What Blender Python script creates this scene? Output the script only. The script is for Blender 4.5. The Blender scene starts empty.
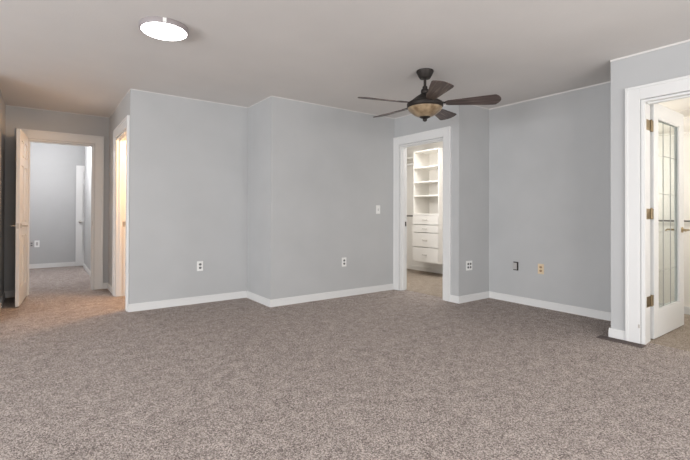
import bpy, bmesh, math, random
from mathutils import Matrix, Vector

random.seed(4)
PI = math.pi
scn = bpy.context.scene
COL = scn.collection

# ------------------------------------------------------------------ camera
CAM_H = 1.0897
YAW, PITCH, ROLL = 0.9387, 0.0066, 0.0032
FPX, CYPX = 416.36, 209.96
cam_d = bpy.data.cameras.new('camera')
cam = bpy.data.objects.new('camera', cam_d)
COL.objects.link(cam)
fw = Vector((math.cos(YAW), math.sin(YAW), 0)); rt = Vector((math.sin(YAW), -math.cos(YAW), 0)); up = Vector((0, 0, 1))
fw2 = fw * math.cos(PITCH) + up * math.sin(PITCH); up2 = up * math.cos(PITCH) - fw * math.sin(PITCH)
r3 = rt * math.cos(ROLL) + up2 * math.sin(ROLL); u3 = up2 * math.cos(ROLL) - rt * math.sin(ROLL)
mw = Matrix((r3, u3, -fw2)).transposed().to_4x4()
mw.translation = Vector((0, 0, CAM_H))
cam.matrix_world = mw
cam_d.sensor_width = 36; cam_d.sensor_fit = 'HORIZONTAL'
cam_d.lens = FPX * 36 / 690
cam_d.shift_y = -(230 - CYPX) / 690
cam_d.clip_start = 0.02
scn.camera = cam

# ------------------------------------------------------------------ world, lights, exposure
w = bpy.data.worlds.new('daylight'); scn.world = w; w.use_nodes = True
w.node_tree.nodes['Background'].inputs[0].default_value = (0.80, 0.88, 1.0, 1)
w.node_tree.nodes['Background'].inputs[1].default_value = 1.0
scn.view_settings.view_transform = 'Standard'; scn.view_settings.look = 'None'
scn.view_settings.gamma = 1; scn.view_settings.use_curve_mapping = False
scn.view_settings.exposure = 0.25
cy = scn.cycles
cy.max_bounces = 10; cy.diffuse_bounces = 7; cy.transparent_max_bounces = 12
cy.use_denoising = True; cy.sample_clamp_indirect = 6


def area(name, loc, direction, sx, sy, power, col):
    l = bpy.data.lights.new(name, 'AREA'); l.shape = 'RECTANGLE'; l.size = sx; l.size_y = sy
    l.energy = power; l.color = col
    o = bpy.data.objects.new(name, l); COL.objects.link(o); o.location = loc
    o.rotation_euler = Vector(direction).to_track_quat('-Z', 'Y').to_euler()
    return o


def point(name, loc, power, col, r=0.12):
    l = bpy.data.lights.new(name, 'POINT'); l.energy = power; l.color = col; l.shadow_soft_size = r
    o = bpy.data.objects.new(name, l); COL.objects.link(o); o.location = loc
    return o


area('window_daylight_rear', (1.6, -1.78, 1.30), (0, 1, 0.0), 3.0, 1.5, 88, (1.0, 0.97, 0.95))
area('window_daylight_side', (-4.12, 0.9, 1.15), (1, 0, -0.1), 4.6, 1.3, 250, (0.95, 0.97, 1.0))
point('hall_lamp_light', (0.0, 8.4, 2.34), 70, (0.98, 0.97, 1.0), 0.1)
point('side_room_lamp_light', (1.30, 5.55, 1.95), 54, (1.0, 0.58, 0.28), 0.12)
point('closet_lamp_light', (4.32, 4.95, 1.70), 24, (1.0, 0.97, 0.93), 0.12)
area('closet_fill_light', (4.85, 4.3, 2.425), (0, 0, -1), 0.7, 1.4, 24, (1.0, 0.97, 0.93))  # added overhead fill, no actual fixture: softly brightens the shelf tower and its side
point('dressing_lamp_light', (4.85, 0.20, 1.65), 18, (1.0, 0.97, 0.935), 0.09)
point('dressing_corner_fill_light', (5.15, 2.15, 1.5), 13, (1.0, 0.975, 0.94), 0.1)  # added fill hidden behind the casing, brightens what shows through the glass


# ------------------------------------------------------------------ materials
def new_mat(name):
    m = bpy.data.materials.new(name); m.use_nodes = True
    nt = m.node_tree
    return m, nt, nt.nodes['Principled BSDF']


def N(nt, t, **kw):
    n = nt.nodes.new(t)
    for k, v in kw.items():
        if isinstance(k, str) and hasattr(n, k): setattr(n, k, v)
    return n


def paint(name, col, rough=0.6, var=0.03, bump=0.04, scale=120):
    m, nt, b = new_mat(name)
    tc = N(nt, 'ShaderNodeTexCoord')
    n1 = N(nt, 'ShaderNodeTexNoise'); n1.inputs['Scale'].default_value = 2.3; n1.inputs['Detail'].default_value = 4
    nt.links.new(tc.outputs['Object'], n1.inputs['Vector'])
    r = N(nt, 'ShaderNodeValToRGB')
    r.color_ramp.elements[0].position = 0.3; r.color_ramp.elements[1].position = 0.7
    r.color_ramp.elements[0].color = (*[c * (1 - var) for c in col], 1)
    r.color_ramp.elements[1].color = (*[min(1, c * (1 + var)) for c in col], 1)
    nt.links.new(n1.outputs['Fac'], r.inputs['Fac']); nt.links.new(r.outputs['Color'], b.inputs['Base Color'])
    n2 = N(nt, 'ShaderNodeTexNoise'); n2.inputs['Scale'].default_value = scale; n2.inputs['Detail'].default_value = 3
    nt.links.new(tc.outputs['Object'], n2.inputs['Vector'])
    bp = N(nt, 'ShaderNodeBump'); bp.inputs['Strength'].default_value = bump; bp.inputs['Distance'].default_value = 0.01
    nt.links.new(n2.outputs['Fac'], bp.inputs['Height']); nt.links.new(bp.outputs['Normal'], b.inputs['Normal'])
    b.inputs['Roughness'].default_value = rough
    b.inputs['Specular IOR Level'].default_value = 0.3
    return m


def carpet(name, dark, mid, light):
    m, nt, b = new_mat(name)
    tc = N(nt, 'ShaderNodeTexCoord')
    v = N(nt, 'ShaderNodeTexVoronoi'); v.inputs['Scale'].default_value = 175; v.inputs['Randomness'].default_value = 1.0
    nt.links.new(tc.outputs['Object'], v.inputs['Vector'])
    n1 = N(nt, 'ShaderNodeTexNoise'); n1.inputs['Scale'].default_value = 200; n1.inputs['Detail'].default_value = 5; n1.inputs['Roughness'].default_value = 0.75
    n2 = N(nt, 'ShaderNodeTexNoise'); n2.inputs['Scale'].default_value = 11; n2.inputs['Detail'].default_value = 5
    for n in (n1, n2): nt.links.new(tc.outputs['Object'], n.inputs['Vector'])
    # tuft colour per cell + fibre noise
    sep = N(nt, 'ShaderNodeSeparateColor'); nt.links.new(v.outputs['Color'], sep.inputs['Color'])
    a = N(nt, 'ShaderNodeMath', operation='MULTIPLY'); a.inputs[1].default_value = 0.62
    nt.links.new(sep.outputs['Red'], a.inputs[0])
    c = N(nt, 'ShaderNodeMath', operation='MULTIPLY_ADD'); c.inputs[1].default_value = 1.1
    nt.links.new(n1.outputs['Fac'], c.inputs[0]); nt.links.new(a.outputs[0], c.inputs[2])
    d = N(nt, 'ShaderNodeMath', operation='MULTIPLY_ADD'); d.inputs[1].default_value = 0.36
    nt.links.new(n2.outputs['Fac'], d.inputs[0]); nt.links.new(c.outputs[0], d.inputs[2])
    e = N(nt, 'ShaderNodeMath', operation='SUBTRACT'); e.inputs[1].default_value = 0.52
    nt.links.new(d.outputs[0], e.inputs[0])
    r = N(nt, 'ShaderNodeValToRGB')
    r.color_ramp.elements[0].position = 0.10; r.color_ramp.elements[0].color = (*dark, 1)
    r.color_ramp.elements[1].position = 0.95; r.color_ramp.elements[1].color = (*light, 1)
    k = r.color_ramp.elements.new(0.5); k.color = (*mid, 1)
    nt.links.new(e.outputs[0], r.inputs['Fac']); nt.links.new(r.outputs['Color'], b.inputs['Base Color'])
    h = N(nt, 'ShaderNodeMath', operation='MULTIPLY_ADD'); h.inputs[1].default_value = -1.0
    nt.links.new(v.outputs['Distance'], h.inputs[0]); nt.links.new(n1.outputs['Fac'], h.inputs[2])
    bp = N(nt, 'ShaderNodeBump'); bp.inputs['Strength'].default_value = 0.75; bp.inputs['Distance'].default_value = 0.012
    nt.links.new(h.outputs[0], bp.inputs['Height']); nt.links.new(bp.outputs['Normal'], b.inputs['Normal'])
    b.inputs['Roughness'].default_value = 0.95; b.inputs['Specular IOR Level'].default_value = 0.1
    return m


def metal(name, col, rough=0.35, met=1.0):
    m, nt, b = new_mat(name)
    tc = N(nt, 'ShaderNodeTexCoord'); n = N(nt, 'ShaderNodeTexNoise'); n.inputs['Scale'].default_value = 40
    nt.links.new(tc.outputs['Object'], n.inputs['Vector'])
    r = N(nt, 'ShaderNodeMapRange'); r.inputs['To Min'].default_value = rough - 0.07; r.inputs['To Max'].default_value = rough + 0.07
    nt.links.new(n.outputs['Fac'], r.inputs['Value']); nt.links.new(r.outputs['Result'], b.inputs['Roughness'])
    b.inputs['Base Color'].default_value = (*col, 1); b.inputs['Metallic'].default_value = met
    return m


def wood(name, c0, c1, c2):
    m, nt, b = new_mat(name)
    tc = N(nt, 'ShaderNodeTexCoord'); mp = N(nt, 'ShaderNodeMapping')
    mp.inputs['Scale'].default_value = (2.0, 30, 20)
    nt.links.new(tc.outputs['Object'], mp.inputs['Vector'])
    n = N(nt, 'ShaderNodeTexNoise'); n.inputs['Scale'].default_value = 1.6; n.inputs['Detail'].default_value = 7; n.inputs['Distortion'].default_value = 0.5
    nt.links.new(mp.outputs['Vector'], n.inputs['Vector'])
    r = N(nt, 'ShaderNodeValToRGB')
    r.color_ramp.elements[0].position = 0.32; r.color_ramp.elements[0].color = (*c0, 1)
    r.color_ramp.elements[1].position = 0.72; r.color_ramp.elements[1].color = (*c2, 1)
    k = r.color_ramp.elements.new(0.52); k.color = (*c1, 1)
    nt.links.new(n.outputs['Fac'], r.inputs['Fac']); nt.links.new(r.outputs['Color'], b.inputs['Base Color'])
    bp = N(nt, 'ShaderNodeBump'); bp.inputs['Strength'].default_value = 0.25; bp.inputs['Distance'].default_value = 0.004
    nt.links.new(n.outputs['Fac'], bp.inputs['Height']); nt.links.new(bp.outputs['Normal'], b.inputs['Normal'])
    b.inputs['Roughness'].default_value = 0.45
    return m


def flat(name, col, rough=0.5):
    m, nt, b = new_mat(name)
    b.inputs['Base Color'].default_value = (*col, 1); b.inputs['Roughness'].default_value = rough
    return m


M = {}
M['wall'] = paint('grey_wall_paint', (0.442, 0.447, 0.447), 0.55)
M['ceiling'] = paint('ceiling_paint', (0.66, 0.64, 0.62), 0.8, 0.02, 0.12, 60)
M['trim'] = paint('white_trim_paint', (0.68, 0.68, 0.67), 0.35, 0.01, 0.01)
M['cream'] = paint('closet_white_paint', (0.80, 0.78, 0.74), 0.5, 0.01, 0.01)
M['room_white'] = paint('warm_white_wall_paint', (0.80, 0.77, 0.72), 0.6, 0.01, 0.02)
M['carpet'] = carpet('mauve_brown_carpet', (0.105, 0.086, 0.077), (0.375, 0.320, 0.292), (0.78, 0.69, 0.635))
M['carpet_beige'] = carpet('beige_closet_carpet', (0.16, 0.13, 0.10), (0.36, 0.30, 0.245), (0.58, 0.50, 0.42))
M['bronze'] = metal('dark_oiled_bronze', (0.035, 0.03, 0.027), 0.5, 0.6)
M['nickel'] = metal('aged_nickel', (0.50, 0.47, 0.43), 0.38, 0.8)
M['hinge'] = metal('tarnished_hinge_brass', (0.27, 0.21, 0.13), 0.45)
M['brass'] = metal('aged_brass', (0.42, 0.33, 0.20), 0.38)
M['came'] = metal('pale_lead_came', (0.42, 0.42, 0.40), 0.5, 0.5)
M['rod'] = metal('grey_steel_rod', (0.22, 0.21, 0.20), 0.4)
M['blade'] = wood('walnut_blade_wood', (0.022, 0.013, 0.011), (0.075, 0.050, 0.043), (0.20, 0.155, 0.135))
M['register'] = metal('brown_register_enamel', (0.10, 0.075, 0.068), 0.55, 0.2)
M['dark'] = flat('dark_recess', (0.02, 0.02, 0.02), 0.8)
M['slot'] = flat('socket_grey', (0.16, 0.16, 0.16), 0.6)
M['plate'] = paint('white_plastic', (0.76, 0.76, 0.74), 0.35, 0.01, 0.0)
M['almond'] = paint('almond_plastic', (0.66, 0.53, 0.36), 0.4, 0.01, 0.0)
M['almond_dark'] = flat('almond_socket', (0.36, 0.24, 0.14), 0.5)
M['greyplate'] = paint('grey_plastic', (0.42, 0.41, 0.40), 0.45, 0.01, 0.0)
M['lamp_ring'] = paint('lamp_ring_plastic', (0.30, 0.27, 0.27), 0.4, 0.01, 0.0)

m, nt, b = new_mat('lit_diffuser')
b.inputs['Base Color'].default_value = (0.9, 0.9, 0.9, 1)
b.inputs['Emission Color'].default_value = (1, 0.98, 0.97, 1); b.inputs['Emission Strength'].default_value = 6.0
M['lit'] = m

m, nt, b = new_mat('amber_scavo_glass')
tc = N(nt, 'ShaderNodeTexCoord'); n = N(nt, 'ShaderNodeTexNoise'); n.inputs['Scale'].default_value = 16; n.inputs['Detail'].default_value = 5
nt.links.new(tc.outputs['Object'], n.inputs['Vector'])
r = N(nt, 'ShaderNodeValToRGB')
r.color_ramp.elements[0].position = 0.3; r.color_ramp.elements[0].color = (0.17, 0.11, 0.06, 1)
r.color_ramp.elements[1].position = 0.7; r.color_ramp.elements[1].color = (0.38, 0.29, 0.18, 1)
nt.links.new(n.outputs['Fac'], r.inputs['Fac']); nt.links.new(r.outputs['Color'], b.inputs['Base Color'])
b.inputs['Roughness'].default_value = 0.3
M['amber'] = m

m, nt, b = new_mat('clear_glass')
nt.nodes.remove(b)
tr = N(nt, 'ShaderNodeBsdfTransparent'); tr.inputs['Color'].default_value = (0.93, 0.95, 0.94, 1)
gl = N(nt, 'ShaderNodeBsdfGlossy'); gl.inputs['Roughness'].default_value = 0.03
mx = N(nt, 'ShaderNodeMixShader')
mx.inputs['Fac'].default_value = 0.05; nt.links.new(tr.outputs[0], mx.inputs[1]); nt.links.new(gl.outputs[0], mx.inputs[2])
nt.links.new(mx.outputs[0], nt.nodes['Material Output'].inputs['Surface'])
M['glass'] = m


# ------------------------------------------------------------------ mesh helpers
def B():
    return bmesh.new()


def box(bm, x0, x1, y0, y1, z0, z1, bev=0.0):
    x0, x1 = min(x0, x1), max(x0, x1); y0, y1 = min(y0, y1), max(y0, y1); z0, z1 = min(z0, z1), max(z0, z1)
    ret = bmesh.ops.create_cube(bm, size=1.0)
    vs = ret['verts']
    for v in vs:
        v.co = Vector(((x0 + x1) / 2 + v.co.x * (x1 - x0), (y0 + y1) / 2 + v.co.y * (y1 - y0), (z0 + z1) / 2 + v.co.z * (z1 - z0)))
    if bev > 0:
        es = list({e for v in vs for e in v.link_edges})
        bmesh.ops.bevel(bm, geom=es, offset=bev, segments=2, affect='EDGES', profile=0.5)
    return bm


def lathe(bm, prof, seg=40, axis='Z', org=(0, 0, 0)):
    """prof: list of (radius, height)"""
    rings = []
    for (r_, h) in prof:
        ring = []
        if r_ < 1e-6:
            p = (0, 0, h); ring = [p] * 1
        else:
            ring = [(r_ * math.cos(2 * PI * i / seg), r_ * math.sin(2 * PI * i / seg), h) for i in range(seg)]
        vr = []
        for (x, y, z) in ring:
            if axis == 'X': x, y, z = z, x, y
            elif axis == 'Y': x, y, z = y, z, x
            vr.append(bm.verts.new((x + org[0], y + org[1], z + org[2])))
        rings.append(vr)
    for a, c in zip(rings[:-1], rings[1:]):
        if len(a) == 1 and len(c) == 1: continue
        if len(a) == 1:
            for i in range(seg): bm.faces.new((a[0], c[i], c[(i + 1) % seg]))
        elif len(c) == 1:
            for i in range(seg): bm.faces.new((a[i], a[(i + 1) % seg], c[0]))
        else:
            for i in range(seg): bm.faces.new((a[i], a[(i + 1) % seg], c[(i + 1) % seg], c[i]))
    return bm


def tube(bm, pts, rad, seg=12):
    pts = [Vector(p) for p in pts]
    rads = rad if isinstance(rad, (list, tuple)) else [rad] * len(pts)
    rings = []
    ref = Vector((0, 0, 1))
    for i, p in enumerate(pts):
        t = (pts[min(i + 1, len(pts) - 1)] - pts[max(i - 1, 0)]).normalized()
        n = t.cross(ref)
        if n.length < 1e-3: n = t.cross(Vector((1, 0, 0)))
        n.normalize(); bb = t.cross(n).normalized()
        rings.append([bm.verts.new(p + (n * math.cos(2 * PI * k / seg) + bb * math.sin(2 * PI * k / seg)) * rads[i]) for k in range(seg)])
    for a, c in zip(rings[:-1], rings[1:]):
        for k in range(seg): bm.faces.new((a[k], a[(k + 1) % seg], c[(k + 1) % seg], c[k]))
    bm.faces.new(rings[0][::-1]); bm.faces.new(rings[-1])
    return bm


def prism(bm, pts2, z0, z1, bev=0):
    lo = [bm.verts.new((x, y, z0)) for x, y in pts2]; hi = [bm.verts.new((x, y, z1)) for x, y in pts2]
    n = len(pts2)
    fs = [bm.faces.new(lo[::-1]), bm.faces.new(hi)]
    for i in range(n): fs.append(bm.faces.new((lo[i], lo[(i + 1) % n], hi[(i + 1) % n], hi[i])))
    if bev:
        es = [e for f in fs[:2] for e in f.edges]
        bmesh.ops.bevel(bm, geom=es, offset=bev, segments=1, affect='EDGES')
    return bm


def obj(name, bm, mat, parent=None, smooth=False, loc=None):
    bmesh.ops.recalc_face_normals(bm, faces=bm.faces[:])
    me = bpy.data.meshes.new(name); bm.to_mesh(me); bm.free()
    o = bpy.data.objects.new(name, me); COL.objects.link(o)
    o.data.materials.append(M[mat])
    if smooth:
        for p in me.polygons: p.use_smooth = True
        me.set_sharp_from_angle(angle=0.7)
    if parent: o.parent = parent
    if loc is not None: o.location = loc
    return o


def struct(name, bm, mat, label, cat, parent=None, smooth=False):
    o = obj(name, bm, mat, parent, smooth)
    if parent is None:
        o['kind'] = 'structure'; o['label'] = label; o['category'] = cat
    return o


def thing(name, label, cat, loc, rz=0, group=None):
    o = bpy.data.objects.new(name, None); COL.objects.link(o); o.empty_display_size = 0.1
    o.location = loc; o.rotation_euler = (0, 0, rz); o['label'] = label; o['category'] = cat
    if group: o['group'] = group
    return o


def tag(o, label, cat, group=None):
    o['label'] = label; o['category'] = cat
    if group: o['group'] = group
    return o


# ------------------------------------------------------------------ plan of the place (metres)
H = 2.44
XL, YL, X1, Y2, X3, Y4, X5, Y6, X7, X9, Y9 = -0.361, 6.782, 0.791, 5.061, 2.152, 4.383, 4.083, 3.247, 4.687, 4.054, 1.575
T = 0.12
YB = -1.70
DH = 2.04          # door opening height
CW = 0.11          # casing width
HB = 10.0          # far hall wall
XC = 5.80          # closet back wall
XR = 5.66          # far wall of the room behind the glazed door

# floors
bm = B(); box(bm, -4.3, 7.0, YB - 0.2, 10.3, -0.12, 0)
struct('floor', bm, 'carpet', 'speckled mauve brown carpet across the bedroom and hall', 'carpet')
bm = B(); box(bm, X5 + 0.10, XC, Y6 + T, 6.5, 0, 0.004)
struct('floor_closet', bm, 'carpet_beige', 'beige carpet inside the shelved closet', 'carpet')
bm = B(); box(bm, X9 + 0.10, XR, -0.4, Y9 - T, 0, 0.004); box(bm, X7 + T, XR, Y9 - T, 2.5, 0, 0.004)
struct('floor_dressing_room', bm, 'carpet_beige', 'beige carpet beyond the glazed door', 'carpet')
# ceilings
bm = B(); box(bm, -4.3, 7.0, YB - 0.2, 10.3, H, H + 0.12)
struct('ceiling', bm, 'ceiling', 'flat pale grey ceiling over the bedroom', 'ceiling')
bm = B(); box(bm, X9 + 0.146, XR, -0.4, Y9 - T, 2.22, 2.26); box(bm, X7 + T, XR, Y9 - T, 2.5, 2.22, 2.26)
struct('ceiling_dressing_room', bm, 'room_white', 'bright white ceiling beyond the glazed door', 'ceiling')


def wall_x(name, x, y0, y1, label, t=T, openings=(), mat='wall'):
    """wall whose face is the plane x, body towards x+t; openings (ya, yb, za, zb)"""
    bm = B(); ys = y0
    for (a, c, za, zb) in sorted(openings):
        if a > ys: box(bm, x, x + t, ys, a, 0, H)
        if za > 0: box(bm, x, x + t, a, c, 0, za)
        if zb < H: box(bm, x, x + t, a, c, zb, H)
        ys = c
    if y1 > ys: box(bm, x, x + t, ys, y1, 0, H)
    return struct(name, bm, mat, label, 'wall')


def wall_y(name, y, x0, x1, label, t=T, openings=(), mat='wall'):
    bm = B(); xs = x0
    for (a, c, za, zb) in sorted(openings):
        if a > xs: box(bm, xs, a, y, y + t, 0, H)
        if za > 0: box(bm, a, c, y, y + t, 0, za)
        if zb < H: box(bm, a, c, y, y + t, zb, H)
        xs = c
    if x1 > xs: box(bm, xs, x1, y, y + t, 0, H)
    return struct(name, bm, mat, label, 'wall')


D1 = (-0.14, 0.612)       # bedroom door opening (x)
D2 = (5.212, 6.085)        # side doorway (y)
D3 = (3.478, 4.272)       # closet doorway (y)
D4 = (0.50, 1.345)        # glazed doorway (y)
YE, XW = 5.30, -4.0
wall_x('wall_left', XW, YB, YE, 'grey window wall left of the viewer', -T, [(-1.45, 3.25, 0.45, 1.85)])
wall_y('wall_left_return', YE, XW - T, XL - T, 'grey return wall left of the entry passage', T)
wall_x('wall_entry_left', XL, YE, YL, 'grey wall at the left edge beside the open door', -T)
wall_y('wall_entry', YL, XL - T, X1, 'grey wall around the hall doorway', T, [(D1[0], D1[1], 0, DH)])
wall_x('wall_passage', X1, Y2, YL + T, 'short grey wall with the warmly lit doorway', T, [(D2[0], D2[1], 0, DH)])
wall_y('wall_center_left', Y2, X1 + T, X3, 'grey wall with one white outlet left of the jog', T)
wall_x('wall_jog', X3, Y4, Y2 + T, 'narrow grey return between the two long walls', T)
wall_y('wall_center', Y4, X3 + T, X5, 'grey wall with light switch left of the closet doorway', T)
wall_x('wall_closet_front', X5, Y6, Y4 + T, 'narrow grey wall around the closet doorway', T, [(D3[0], D3[1], 0, DH)])
wall_y('wall_alcove', Y6, X5 + T, X7, 'short shaded grey wall right of the closet doorway', T)
wall_x('wall_right', X7, Y9, Y6 + T, 'grey recessed wall with two outlets', T)
wall_y('wall_stub', Y9 - T, X9 + 0.146, X7 + T, 'end of the grey wall beside the glazed door', T)
wall_x('wall_right_near', X9, YB, Y9, 'grey wall around the glazed door', 0.146, [(D4[0], D4[1], 0, DH)])
wall_y('wall_back', YB, XW - T, X9 + 0.146, 'wall behind the viewer with a wide window', -T, [(0.1, 3.1, 0.55, 2.1)])
# hall, closet and side rooms
wall_x('wall_hall_right', 0.70, YL + T, 9.577, 'bright hall wall seen through the hall doorway', T)
wall_x('wall_hall_left', -0.52, YL + T, HB, 'left wall of the hall', -T)
wall_y('wall_hall_back', HB, -0.64, 1.50, 'pale grey wall at the end of the hall', T)
wall_x('wall_hall_nook', 1.38, 9.0, HB, 'wall at the end of the hall behind the panelled door', T)
wall_y('wall_side_room', 6.78, X1 + T, 2.40, 'wall of the warmly lit side room', T, mat='room_white')
wall_x('wall_side_room_right', 2.28, Y2 + T, 6.78, 'right wall of the warmly lit side room', T, mat='room_white')
wall_x('wall_closet_back', XC, 1.0, 6.6, 'cream closet wall behind the shelf tower', T, mat='cream')
wall_y('wall_closet_left', 6.5, X5 + T, XC, 'left wall of the closet', T, mat='cream')
wall_x('wall_dressing_back', XR, -0.5, 2.6, 'warm white wall beyond the glazed door', 0.10, mat='room_white')
wall_y('wall_dressing_left', 2.5, X7 + T, XR, 'left wall beyond the glazed door', T, mat='room_white')
wall_y('wall_dressing_right', -0.4, X9 + 0.146, XR, 'right wall beyond the glazed door', -T, mat='room_white')

# baseboards
BH, BT = 0.085, 0.014


def base_x(name, x, y0, y1, side, label, mat='trim'):
    bm = B(); box(bm, x, x + side * BT, y0, y1, 0, BH - 0.02); box(bm, x, x + side * BT * 0.75, y0, y1, BH - 0.02, BH, 0.003)
    return struct(name, bm, mat, label, 'baseboard')


def base_y(name, y, x0, x1, side, label, mat='trim'):
    bm = B(); box(bm, x0, x1, y, y + side * BT, 0, BH - 0.02); box(bm, x0, x1, y, y + side * BT * 0.75, BH - 0.02, BH, 0.003)
    return struct(name, bm, mat, label, 'baseboard')


base_x('baseboard_left', XL, YE, YL - BT, 1, 'white baseboard along the left wall')
bm = B()
box(bm, XL, D1[0] - CW, YL - BT, YL, 0, BH, 0.003); box(bm, D1[1] + CW, X1 - BT, YL - BT, YL, 0, BH, 0.003)
struct('baseboard_entry', bm, 'trim', 'white baseboard either side of the hall doorway', 'baseboard')
bm = B()
box(bm, X1 - BT, X1, D2[1] + CW, YL, 0, BH, 0.003); box(bm, X1 - BT, X1, Y2 - BT, D2[0] - CW, 0, BH, 0.003)
struct('baseboard_passage', bm, 'trim', 'white baseboard beside the warmly lit doorway', 'baseboard')
base_y('baseboard_center_left', Y2, X1, X3 - BT, -1, 'white baseboard below the wall left of the jog')
base_x('baseboard_jog', X3, Y4, Y2, -1, 'short white baseboard on the jog')
base_y('baseboard_center', Y4, X3 - BT, X5 - 0.018, -1, 'white baseboard below the light switch wall')
base_x('baseboard_closet_front', X5, Y6 - BT, D3[0] - CW, -1, 'white baseboard stub right of the closet doorway')
base_y('baseboard_alcove', Y6, X5, X7 - BT, -1, 'white baseboard on the shaded short wall')
base_x('baseboard_right', X7, Y9, Y6, -1, 'white baseboard under the two right outlets')
base_x('baseboard_right_near', X9, D4[1] + CW, Y9 + BT, -1, 'white baseboard block left of the glazed doorway')
base_x('baseboard_hall_right', 0.70, YL + T, 9.577, -1, 'white baseboard on the bright hall wall')
base_y('baseboard_hall_back', HB, -0.52, 1.37, -1, 'white baseboard at the end of the hall')
base_x('baseboard_closet_back', XC, 3.4, 6.5, -1, 'cream baseboard under the shelf tower', 'cream')
base_x('baseboard_dressing_back', XR, -0.4, 2.5, -1, 'white baseboard beyond the glazed door', 'trim')

# pale paint line where walls meet the ceiling
bm = B()
q, e = 0.007, 0.004
box(bm, X1 - e, X1, Y2 - e, YL, H - q, H); box(bm, X1, X3 - e, Y2 - e, Y2, H - q, H); box(bm, X3 - e, X3, Y4 - e, Y2, H - q, H)
box(bm, X3, X5 - e, Y4 - e, Y4, H - q, H); box(bm, X5 - e, X5, Y6 - e, Y4, H - q, H); box(bm, X5, X7 - e, Y6 - e, Y6, H - q, H)
box(bm, X7 - 2 * e, X7, Y9, Y6, H - 2 * q, H); box(bm, X9 - 2 * e, X9, YB, Y9, H - 2 * q, H); box(bm, XL, X1, YL - e, YL, H - q, H)
box(bm, XL, XL + e, YE, YL - e, H - q, H)
struct('trim_ceiling_line', bm, 'ceiling', 'thin pale line where the walls meet the ceiling', 'trim')

# ------------------------------------------------------------------ door casings
CT = 0.018


def casing_x(bm, x, side, y0, y1, depth, hw=CW, wide0=CW, wide1=CW):
    """casing on plane x (side = outward sign), jamb lining of given depth into the wall"""
    xo = x + side * CT
    box(bm, x, xo, y0 - wide0, y0 - 0.004, 0, DH + hw, 0.003)
    box(bm, x, xo, y1 + 0.004, y1 + wide1, 0, DH + hw, 0.003)
    box(bm, x, xo, y0 - 0.004, y1 + 0.004, DH + 0.004, DH + hw, 0.003)
    # raised outer edge
    box(bm, x, x + side * (CT + 0.006), y0 - wide0 - 0.0015, y0 - wide0 + 0.02, 0, DH + hw + 0.0015, 0.003)
    box(bm, x, x + side * (CT + 0.006), y1 + wide1 - 0.02, y1 + wide1 + 0.0015, 0, DH + hw + 0.0015, 0.003)
    box(bm, x, x + side * (CT + 0.006), y0 - wide0 + 0.02, y1 + wide1 - 0.02, DH + hw - 0.02, DH + hw + 0.0015, 0.003)
    xi = x - side * depth
    box(bm, x, xi, y0 - 0.002, y0 + 0.018, 0, DH); box(bm, x, xi, y1 - 0.018, y1 + 0.002, 0, DH)
    box(bm, x, xi, y0 + 0.018, y1 - 0.018, DH - 0.018, DH + 0.002)


def casing_y(bm, y, side, x0, x1, depth, hw=CW, wide0=CW, wide1=CW):
    b2 = B(); casing_x(b2, y, side, x0, x1, depth, hw, wide0, wide1)
    for v in b2.verts: v.co = Vector((v.co.y, v.co.x, v.co.z))
    me = bpy.data.meshes.new('t'); b2.to_mesh(me); b2.free(); bm.from_mesh(me); bpy.data.meshes.remove(me)


bm = B(); casing_y(bm, YL, -1, D1[0], D1[1], T, 0.115)
box(bm, D1[0] + 0.018, D1[0] + 0.030, YL + 0.05, YL + 0.09, 0, DH - 0.018); box(bm, D1[1] - 0.030, D1[1] - 0.018, YL + 0.05, YL + 0.09, 0, DH - 0.018)
box(bm, D1[0] + 0.03, D1[1] - 0.03, YL + 0.05, YL + 0.09, DH - 0.03, DH - 0.018)
t1 = struct('trim_1', bm, 'trim', 'white casing around the hall doorway', 'door casing')
bm = B(); box(bm, D1[1] - 0.0205, D1[1] - 0.018, YL + 0.006, YL + 0.036, 0.90, 0.965, 0.0008); obj('strike_plate', bm, 'nickel', t1)

bm = B(); casing_x(bm, X1, -1, D2[0], D2[1], T, 0.115)
box(bm, X1 + 0.035, X1 + 0.07, D2[0] + 0.018, D2[0] + 0.030, 0, DH - 0.018); box(bm, X1 + 0.035, X1 + 0.07, D2[1] - 0.030, D2[1] - 0.018, 0, DH - 0.018)
box(bm, X1 + 0.035, X1 + 0.07, D2[0] + 0.03, D2[1] - 0.03, DH - 0.03, DH - 0.018)
t2 = struct('trim_2', bm, 'trim', 'white casing around the warmly lit doorway', 'door casing')
bm = B(); box(bm, X1 + 0.076, X1 + 0.106, D2[1] - 0.0205, D2[1] - 0.018, 0.90, 0.965, 0.0008); obj('strike_plate', bm, 'nickel', t2)

bm = B(); casing_x(bm, X5, -1, D3[0], D3[1], T, 0.118, CW, Y4 - D3[1] - 0.003)
box(bm, X5 + 0.04, X5 + 0.075, D3[0] + 0.018, D3[0] + 0.030, 0, DH - 0.018); box(bm, X5 + 0.04, X5 + 0.075, D3[1] - 0.030, D3[1] - 0.018, 0, DH - 0.018)
box(bm, X5 + 0.04, X5 + 0.075, D3[0] + 0.03, D3[1] - 0.03, DH - 0.03, DH - 0.018)
t3 = struct('trim_3', bm, 'trim', 'white casing around the closet doorway', 'door casing')
bm = B(); box(bm, X5 + 0.08, X5 + 0.11, D3[1] - 0.0205, D3[1] - 0.018, 0.90, 0.965, 0.0008); obj('strike_plate', bm, 'bronze', t3)

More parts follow.
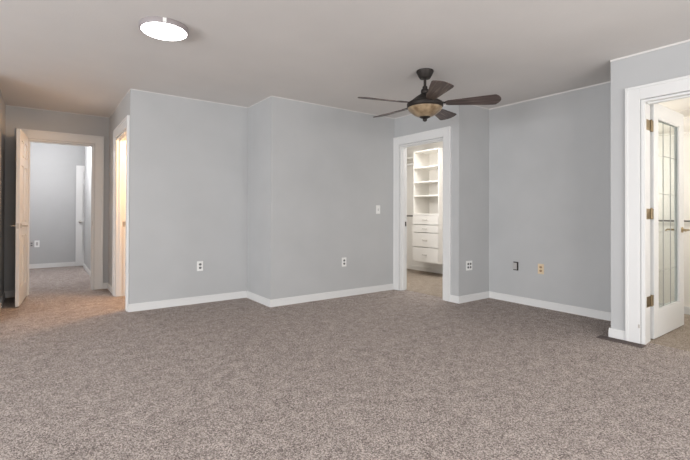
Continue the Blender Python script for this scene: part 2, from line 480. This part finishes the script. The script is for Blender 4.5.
bm = B(); casing_x(bm, X9, -1, D4[0], D4[1], 0.146, 0.118)
box(bm, X9 + 0.01, X9 + 0.042, D4[1] - 0.024, D4[1] - 0.018, 0, DH - 0.018); box(bm, X9 + 0.05, X9 + 0.085, D4[0] + 0.018, D4[0] + 0.03, 0, DH - 0.018)
box(bm, X9 + 0.05, X9 + 0.085, D4[0] + 0.03, D4[1] - 0.03, DH - 0.03, DH - 0.018)
t4 = struct('trim_4', bm, 'trim', 'white casing around the glazed doorway', 'door casing')
bm = B(); box(bm, X9 - CT - 0.0015, X9 - CT + 0.001, D4[1] + 0.006, D4[1] + 0.018, 0.135, 0.165, 0.0006); obj('catch_plate', bm, 'nickel', t4)


# ------------------------------------------------------------------ doors
def panel_leaf(wd, ht, th=0.036, raised=True, c0=0.34):
    """six panel leaf: x from 0 (hinge) to wd, y 0..th, z 0..ht"""
    bm = B()
    st, mid = 0.11, 0.10
    rails = [(0, 0.20), (0.80, 0.95), (1.62, 1.72), (ht - 0.11, ht)]
    box(bm, 0, st, 0, th, 0, ht, 0.002); box(bm, wd - st, wd, 0, th, 0, ht, 0.002)
    for a, c in rails: box(bm, st, wd - st, 0, th, a, c)
    cx = wd / 2
    for (a, _), (_, c) in zip(rails[1:], rails[:-1]):
        box(bm, cx - mid / 2, cx + mid / 2, 0, th, c, a)
    for (_, z0), (z1, _) in zip(rails[:-1], rails[1:]):
        for xa, xb in ((st, cx - mid / 2), (cx + mid / 2, wd - st)):
            box(bm, xa, xb, th * c0, th * (1 - c0), z0, z1)
            if raised:
                box(bm, xa + 0.022, xb - 0.022, th * 0.12, th * 0.88, z0 + 0.022, z1 - 0.022, 0.004)
            else:                                   # sloped moulding round a flat recessed panel
                s_ = 0.034
                for yo, yi in ((0.0005, th * c0 - 0.0005), (th - 0.0005, th * (1 - c0) + 0.0005)):
                    o4 = [bm.verts.new(p) for p in ((xa, yo, z0), (xb, yo, z0), (xb, yo, z1), (xa, yo, z1))]
                    i4 = [bm.verts.new(p) for p in ((xa + s_, yi, z0 + s_), (xb - s_, yi, z0 + s_), (xb - s_, yi, z1 - s_), (xa + s_, yi, z1 - s_))]
                    for k in range(4): bm.faces.new((o4[k], o4[(k + 1) % 4], i4[(k + 1) % 4], i4[k]))
    return bm


def lever(parent, x, y, z, side, mat, out=0.055, ln=0.11):
    """lever on face y, side = +-1 the way it sticks out, blade towards the hinge (-x)"""
    bm = B(); lathe(bm, [(0, 0), (0.027, 0), (0.027, side * 0.006), (0.022, side * 0.011), (0.010, side * 0.013), (0.010, side * (out - 0.01)), (0, side * (out - 0.01))], 20, 'Y', (x, y, z))
    lv = obj('lever_handle', bm, mat, parent, True)
    bm = B()
    yy = y + side * out
    tube(bm, [(x + 0.012, yy - side * 0.012, z), (x - 0.008, yy, z), (x - 0.04, yy + side * 0.004, z + 0.003), (x - ln * 0.75, yy + side * 0.002, z - 0.002), (x - ln, yy - side * 0.002, z - 0.006)],
         [0.0095, 0.0095, 0.008, 0.0075, 0.007], 10)
    obj('grip', bm, mat, lv, True)
    return lv


def hinge(parent, x, y, z, mat, leafdir, h=0.10):
    bm = B()
    tube(bm, [(x, y, z - h / 2), (x, y, z + h / 2)], 0.0075, 12)
    lathe(bm, [(0, 0), (0.009, 0), (0.006, 0.006), (0, 0.009)], 12, 'Z', (x, y, z + h / 2))
    for (xa, xb, ya, yb) in leafdir: box(bm, xa, xb, ya, yb, z - h / 2, z + h / 2, 0.0008)
    return obj('hinge', bm, mat, parent, True)


# hall door, standing open into the bedroom
wd = 0.745
d1 = struct('door_1', panel_leaf(wd, 2.022), 'trim', 'white six panel door standing open at the left edge', 'door', smooth=False)
d1.location = (-0.166, YL - 0.030, 0.012)
d1.rotation_euler = (0, 0, math.radians(-94.3))
lever(d1, wd - 0.065, 0.036, 0.915, 1, 'nickel'); lever(d1, wd - 0.065, 0.0, 0.915, -1, 'nickel')
bm = B(); box(bm, wd - 0.001, wd + 0.0015, 0.006, 0.030, 0.885, 0.945, 0.0006); obj('latch_plate', bm, 'nickel', d1)
for z in (0.2, 1.02, 1.82): hinge(d1, -0.006, -0.004, z, 'nickel', [(-0.004, 0.03, -0.0015, 0.0)])

# door at the end of the hall
d2 = struct('door_2', panel_leaf(0.76, 2.00, 0.044, False, 0.45), 'trim', 'white panelled door at the end of the hall', 'door')
d2.location = (1.335, 9.87, 0.012); d2.rotation_euler = (0, 0, PI)
lever(d2, 0.76 - 0.07, 0.044, 0.88, 1, 'nickel', 0.05, 0.10)

# glazed door, swung into the room beyond
LX0, LX1, LY0, LY1, LZ0, LZ1 = 4.262, 5.055, 1.320, 1.364, 0.012, 2.055
GX0, GX1, GZ0, GZ1 = 4.372, 4.932, 0.245, 1.93
bm = B()
box(bm, LX0, GX0, LY0, LY1, LZ0, LZ1, 0.002); box(bm, GX1, LX1, LY0, LY1, LZ0, LZ1, 0.002)
box(bm, GX0, GX1, LY0, LY1, LZ0, GZ0); box(bm, GX0, GX1, LY0, LY1, GZ1, LZ1)
for yy in (LY0 + 0.004, LY1 - 0.016):       # glazing beads
    box(bm, GX0, GX0 + 0.012, yy, yy + 0.012, GZ0, GZ1); box(bm, GX1 - 0.012, GX1, yy, yy + 0.012, GZ0, GZ1)
    box(bm, GX0, GX1, yy, yy + 0.012, GZ0, GZ0 + 0.012); box(bm, GX0, GX1, yy, yy + 0.012, GZ1 - 0.012, GZ1)
d3 = struct('door_3', bm, 'trim', 'white full glass door opened inward at the right edge', 'door')
bm = B(); box(bm, GX0 + 0.002, GX1 - 0.002, 1.340, 1.344, GZ0 + 0.002, GZ1 - 0.002)
gp = obj('glass_pane', bm, 'glass', d3)
bm = B()
for x in (4.562, 4.752): box(bm, x - 0.0016, x + 0.0016, 1.3385, 1.3455, GZ0 + 0.012, GZ1 - 0.012)
for z in (0.582, 0.926, 1.267, 1.611): box(bm, GX0 + 0.012, GX1 - 0.012, 1.3388, 1.3452, z - 0.0016, z + 0.0016)
obj('leaded_lines', bm, 'came', gp)
lever(d3, 4.993, LY0, 0.935, -1, 'brass', 0.055, 0.105); lever(d3, 4.993, LY1, 0.935, 1, 'brass', 0.055, 0.105)
for z in (0.345, 1.087, 1.842):
    hinge(d3, X9 + 0.156, D4[1] - 0.024, z, 'hinge', [(LX0 - 0.0015, LX0 + 0.0005, LY0 + 0.001, LY1 - 0.004), (X9 + 0.156, LX0, LY0 + 0.001, LY0 + 0.003), (X9 + 0.050, X9 + 0.150, D4[1] - 0.0205, D4[1] - 0.018)], 0.09)

# ------------------------------------------------------------------ ceiling fan
FX, FY = 2.944, 2.740
fan = thing('ceiling_fan', 'dark bronze five blade ceiling fan with amber glass bowl', 'ceiling fan', (FX, FY, H))


def fl(name, prof, mat, seg=48, parent=None):
    bm = B(); lathe(bm, [(r_, z - H) for r_, z in prof], seg)
    return obj(name, bm, mat, parent or fan, True)


fl('canopy', [(0, 2.44), (0.080, 2.44), (0.082, 2.430), (0.078, 2.420), (0.070, 2.405), (0.056, 2.376), (0.048, 2.366), (0.02, 2.362), (0, 2.362)], 'bronze')
fl('downrod', [(0, 2.37), (0.0135, 2.37), (0.0135, 2.25), (0, 2.25)], 'bronze', 20)
fl('coupling', [(0, 2.295), (0.019, 2.295), (0.024, 2.285), (0.024, 2.27), (0.034, 2.262), (0.038, 2.245), (0.036, 2.225), (0.05, 2.215), (0, 2.212)], 'bronze', 32)
fl('motor_housing', [(0, 2.216), (0.046, 2.214), (0.070, 2.202), (0.100, 2.180), (0.128, 2.158), (0.148, 2.144), (0.163, 2.136), (0.169, 2.128), (0.170, 2.120), (0.170, 2.098), (0.163, 2.090), (0.150, 2.086), (0, 2.086)], 'bronze')
fl('light_bowl', [(0.158, 2.092), (0.162, 2.086), (0.159, 2.076), (0.149, 2.060), (0.130, 2.045), (0.100, 2.020), (0.065, 2.004), (0.03, 1.997), (0, 1.996)], 'amber')
fl('finial', [(0, 2.006), (0.050, 2.004), (0.052, 1.998), (0.034, 1.989), (0.018, 1.984), (0.022, 1.976), (0.020, 1.966), (0.008, 1.958), (0, 1.957)], 'bronze', 28)

ROOT, TIP = 0.195, 0.685


def blade_pts():
    top = [(ROOT, 0.034), (ROOT + 0.03, 0.043), (0.32, 0.056), (0.45, 0.072), (0.56, 0.086), (0.622, 0.093), (0.640, 0.089), (0.662, 0.062), (0.677, 0.030), (0.682, 0.0)]
    return top + [(x, -y) for x, y in top[::-1][1:]]


bm = B(); prism(bm, blade_pts()[::-1], -0.0035, 0.0035, 0.001)
bme = bpy.data.meshes.new('blade'); bmesh.ops.recalc_face_normals(bm, faces=bm.faces[:]); bm.to_mesh(bme); bm.free(); bme.materials.append(M['blade'])
bm = B()
prism(bm, [(0.150, 0.020), (0.185, 0.014), (0.215, 0.036), (0.275, 0.030), (0.295, 0.0), (0.275, -0.030), (0.215, -0.036), (0.185, -0.014), (0.150, -0.020)], 0.0035, 0.008, 0.001)
bmi = bpy.data.meshes.new('blade_iron'); bmesh.ops.recalc_face_normals(bm, faces=bm.faces[:]); bm.to_mesh(bmi); bm.free(); bmi.materials.append(M['bronze'])
BZ = 2.122
A0 = YAW - PI / 2 - math.radians(16.0)
for k in range(5):
    o = bpy.data.objects.new('blade', bme); COL.objects.link(o); o.parent = fan
    ang = A0 - k * 2 * PI / 5
    o.location = (0, 0, BZ - H)
    o.rotation_mode = 'XYZ'
    o.rotation_euler = (Matrix.Rotation(ang, 3, 'Z') @ Matrix.Rotation(math.radians(-13), 3, 'X')).to_euler()
    i = bpy.data.objects.new('blade_iron', bmi); COL.objects.link(i); i.parent = o

# ------------------------------------------------------------------ flush ceiling light
cl = thing('ceiling_light', 'round flush ceiling light, lit white disc', 'ceiling light', (0.722, 3.222, H))
bm = B(); lathe(bm, [(0, 0), (0.166, 0), (0.168, -0.004), (0.168, -0.030), (0.164, -0.036), (0.155, -0.036), (0.155, -0.030), (0, -0.030)], 64); obj('ring', bm, 'lamp_ring', cl, True)
bm = B(); lathe(bm, [(0.1545, -0.0305), (0.1545, -0.037), (0.147, -0.041), (0.09, -0.044), (0, -0.045)], 64); obj('diffuser', bm, 'lit', cl, True)
bm = B(); box(bm, -0.012, 0.012, -0.172, -0.1675, -0.034, -0.004, 0.001)
for v in bm.verts: v.co = Matrix.Rotation(math.radians(-12), 3, 'Z') @ v.co
obj('clip', bm, 'plate', cl)

# ------------------------------------------------------------------ outlets and switch


def place(o, loc, rz): o.location = loc; o.rotation_euler = (0, 0, rz)


def outlet(label, loc, rz, gangs=1, plate='plate', face='slot', name='wall_outlet', grp=None, sock=None):
    """plate in the local xz plane, facing local -y"""
    t = thing(name, label, 'outlet', loc, rz, grp)
    wd_ = 0.072 + 0.046 * (gangs - 1)
    bm = B(); box(bm, -wd_ / 2, wd_ / 2, -0.006, 0, -0.0585, 0.0585, 0.002); obj('plate', bm, plate, t)
    for g in range(gangs):
        cx = (g - (gangs - 1) / 2) * 0.046
        for dz in (-0.0205, 0.0205):
            bm = B()
            prism(bm, [(cx + 0.0165 * math.cos(a), 0.014 * math.sin(a)) for a in [2 * PI * k / 24 for k in range(24)]], 0, 0.0015)
            for v in bm.verts: v.co = Vector((v.co.x, -0.006 - v.co.z, v.co.y + dz))
            s = obj('socket', bm, face, t)
            bm = B(); box(bm, cx - 0.008, cx - 0.0055, -0.0082, -0.0074, dz - 0.003, dz + 0.006); box(bm, cx + 0.0055, cx + 0.008, -0.0082, -0.0074, dz - 0.003, dz + 0.006); box(bm, cx - 0.0025, cx + 0.0025, -0.0082, -0.0074, dz - 0.010, dz - 0.006)
            obj('slots', bm, 'dark', s)
    return t


outlet('white wall outlet on the wall left of the jog', (1.553, Y2, 0.444), 0)
outlet('white wall outlet below and left of the light switch', (3.196, Y4, 0.448), 0)
outlet('white double wall outlet with four sockets on the shaded wall right of the closet doorway', (4.279, Y6, 0.442), 0, 2)
outlet('almond coloured wall outlet on the recessed right wall', (X7, 2.553, 0.445), -PI / 2, 1, 'almond', 'almond_dark')

t = thing('cable_plate', 'small grey cable plate with dark edge left of the almond outlet', 'wall plate', (X7, 2.867, 0.447), -PI / 2)
bm = B(); box(bm, -0.030, 0.032, -0.010, 0, -0.052, 0.052, 0.002); obj('back_box', bm, 'bronze', t)
bm = B(); box(bm, -0.034, 0.018, -0.016, -0.008, -0.041, 0.041, 0.002); obj('cover', bm, 'greyplate', t)
bm = B(); tube(bm, [(-0.008, -0.016, 0), (-0.008, -0.022, 0)], 0.005, 12); obj('jack', bm, 'nickel', t)

t = thing('light_switch', 'white light switch left of the closet doorway', 'light switch', (3.776, Y4, 1.135), 0)
bm = B(); box(bm, -0.036, 0.036, -0.006, 0, -0.0585, 0.0585, 0.002); obj('plate', bm, 'plate', t)
bm = B(); box(bm, -0.006, 0.006, -0.007, -0.0055, -0.013, 0.013); obj('slot', bm, 'slot', t)
bm = B(); box(bm, -0.0045, 0.0045, -0.017, -0.006, 0.0, 0.010, 0.001); obj('toggle', bm, 'plate', t)

t = outlet('grey wall outlet at the end of the hall, left of a white plate', (-0.128, HB, 0.463), 0, 1, 'greyplate', 'slot')
t = thing('wall_plate', 'white wall plate with grey insert at the end of the hall', 'wall plate', (-0.044, HB, 0.470), 0)
bm = B(); box(bm, -0.040, 0.040, -0.006, 0, -0.065, 0.065, 0.002); obj('plate', bm, 'plate', t)
bm = B(); box(bm, -0.016, 0.016, -0.009, -0.005, -0.033, 0.033, 0.001); obj('insert', bm, 'greyplate', t)

# ------------------------------------------------------------------ floor register
t = thing('floor_register', 'brown metal floor vent in the carpet beside the glazed doorway', 'floor vent', (3.987, 1.476, 0.0), 0)
bm = B()
L_, W_ = 0.172, 0.044
box(bm, -W_, -W_ + 0.018, -L_, L_, 0, 0.009, 0.002); box(bm, W_ - 0.018, W_, -L_, L_, 0, 0.009, 0.002)
box(bm, -W_ + 0.018, W_ - 0.018, -L_, -L_ + 0.02, 0, 0.009, 0.002); box(bm, -W_ + 0.018, W_ - 0.018, L_ - 0.02, L_, 0, 0.009, 0.002)
obj('frame', bm, 'register', t)
bm = B(); box(bm, -W_ + 0.016, W_ - 0.016, -L_ + 0.018, L_ - 0.018, 0.0005, 0.002); obj('duct', bm, 'dark', t)
bm = B()
for k in range(24):
    y = -L_ + 0.028 + k * (2 * L_ - 0.056) / 23
    box(bm, -W_ + 0.017, W_ - 0.017, y - 0.0022, y + 0.0022, 0.002, 0.0075)
box(bm, -0.003, 0.003, -L_ + 0.02, L_ - 0.02, 0.002, 0.008)
obj('louvres', bm, 'register', t)

# ------------------------------------------------------------------ closet shelf tower
TX0, TX1, TY0, TY1, TZ0, TZ1 = 5.392, XC - 0.001, 4.70, 5.295, 0.230, 2.185
tw = thing('closet_tower', 'cream wall hung closet unit with open shelves above four drawers', 'closet unit', (XC, (TY0 + TY1) / 2, TZ0))


def tobj(name, bm, mat='cream', parent=None):
    for v in bm.verts: v.co -= Vector((XC, (TY0 + TY1) / 2, TZ0))
    return obj(name, bm, mat, parent or tw)


PT = 0.019
for ya in (TY0, TY1 - PT):
    bm = B(); box(bm, TX0, TX1, ya, ya + PT, TZ0, TZ1, 0.001); tobj('side_panel', bm)
bm = B(); box(bm, TX1 - 0.008, TX1, TY0 + PT, TY1 - PT, TZ0, TZ1 - PT); tobj('back_panel', bm)
bm = B(); box(bm, TX0, TX1, TY0 + PT, TY1 - PT, TZ1 - PT, TZ1); tobj('top_panel', bm)
for z in (1.902, 1.643, 1.401, 1.079):
    bm = B(); box(bm, TX0, TX1 - 0.009, TY0 + PT, TY1 - PT, z - 0.024, z, 0.001); tobj('shelf', bm)
bm = B(); box(bm, TX0 + 0.02, TX1 - 0.009, TY0 + PT, TY1 - PT, TZ0, TZ0 + PT); tobj('bottom_panel', bm)
for z0, z1 in ((0.886, 1.052), (0.749, 0.882), (0.495, 0.745), (0.236, 0.491)):
    bm = B(); box(bm, TX0 - 0.018, TX0 - 0.001, TY0 + 0.006, TY1 - 0.006, z0 + 0.003, z1 - 0.003, 0.002); dr = tobj('drawer', bm)
    zc = (z0 + z1) / 2; yc = (TY0 + TY1) / 2
    bm = B()
    tube(bm, [(TX0 - 0.017, yc - 0.048, zc), (TX0 - 0.036, yc - 0.048, zc), (TX0 - 0.040, yc - 0.040, zc), (TX0 - 0.040, yc + 0.040, zc), (TX0 - 0.036, yc + 0.048, zc), (TX0 - 0.017, yc + 0.048, zc)], 0.005, 8)
    h_ = tobj('handle', bm, 'nickel'); h_.parent = dr

# hanging space left of the tower
sh = thing('closet_shelf', 'white closet shelf high on the wall left of the shelf tower', 'shelf', (XC, 5.90, 2.09))
bm = B(); box(bm, -0.36, -0.001, -0.597, 0.597, 0, 0.022, 0.001); obj('board', bm, 'cream', sh)
bm = B(); box(bm, -0.02, -0.001, -0.597, 0.597, -0.07, 0, 0.001); obj('cleat', bm, 'cream', sh)
for z, mt, lb in ((1.985, 'plate', 'upper white closet rod under the high shelf'), (1.035, 'rod', 'lower grey steel closet rod left of the drawers')):
    t = thing('closet_rod', lb, 'closet rod', (XC - 0.29, 5.90, z))
    bm = B(); tube(bm, [(0, -0.595, 0), (0, 0.595, 0)], 0.015, 14); obj('rod', bm, mt, t, True)
    for yy in (-0.600, 0.594):
        bm = B(); lathe(bm, [(0, 0), (0.026, 0), (0.026, 0.006), (0, 0.006)], 18, 'Y', (0, yy, 0)); obj('flange', bm, mt, t, True)

# ------------------------------------------------------------------ fittings beyond the glazed door
t = thing('wall_rail', 'thin dark rail along the wall seen through the glazed door', 'rail', (XR, 1.05, 1.012))
bm = B(); tube(bm, [(-0.045, -1.40, 0), (-0.045, 1.40, 0)], 0.009, 12); obj('bar', bm, 'rod', t, True)
for yy in (-1.3, 0.0, 1.3):
    bm = B(); tube(bm, [(0, yy, 0), (-0.045, yy, 0)], 0.008, 10); obj('bracket', bm, 'rod', t, True)
for z, dp, lb in ((2.125, 0.05, 'upper white ledge under the ceiling beyond the glazed door'), (1.965, 0.05, 'lower white ledge high on the wall beyond the glazed door')):
    bm = B(); box(bm, -dp, -0.0005, -1.42, 1.42, 0, 0.022, 0.002)
    o = obj('wall_ledge', bm, 'room_white', None); o.location = (XR, 1.05, z); tag(o, lb, 'ledge')
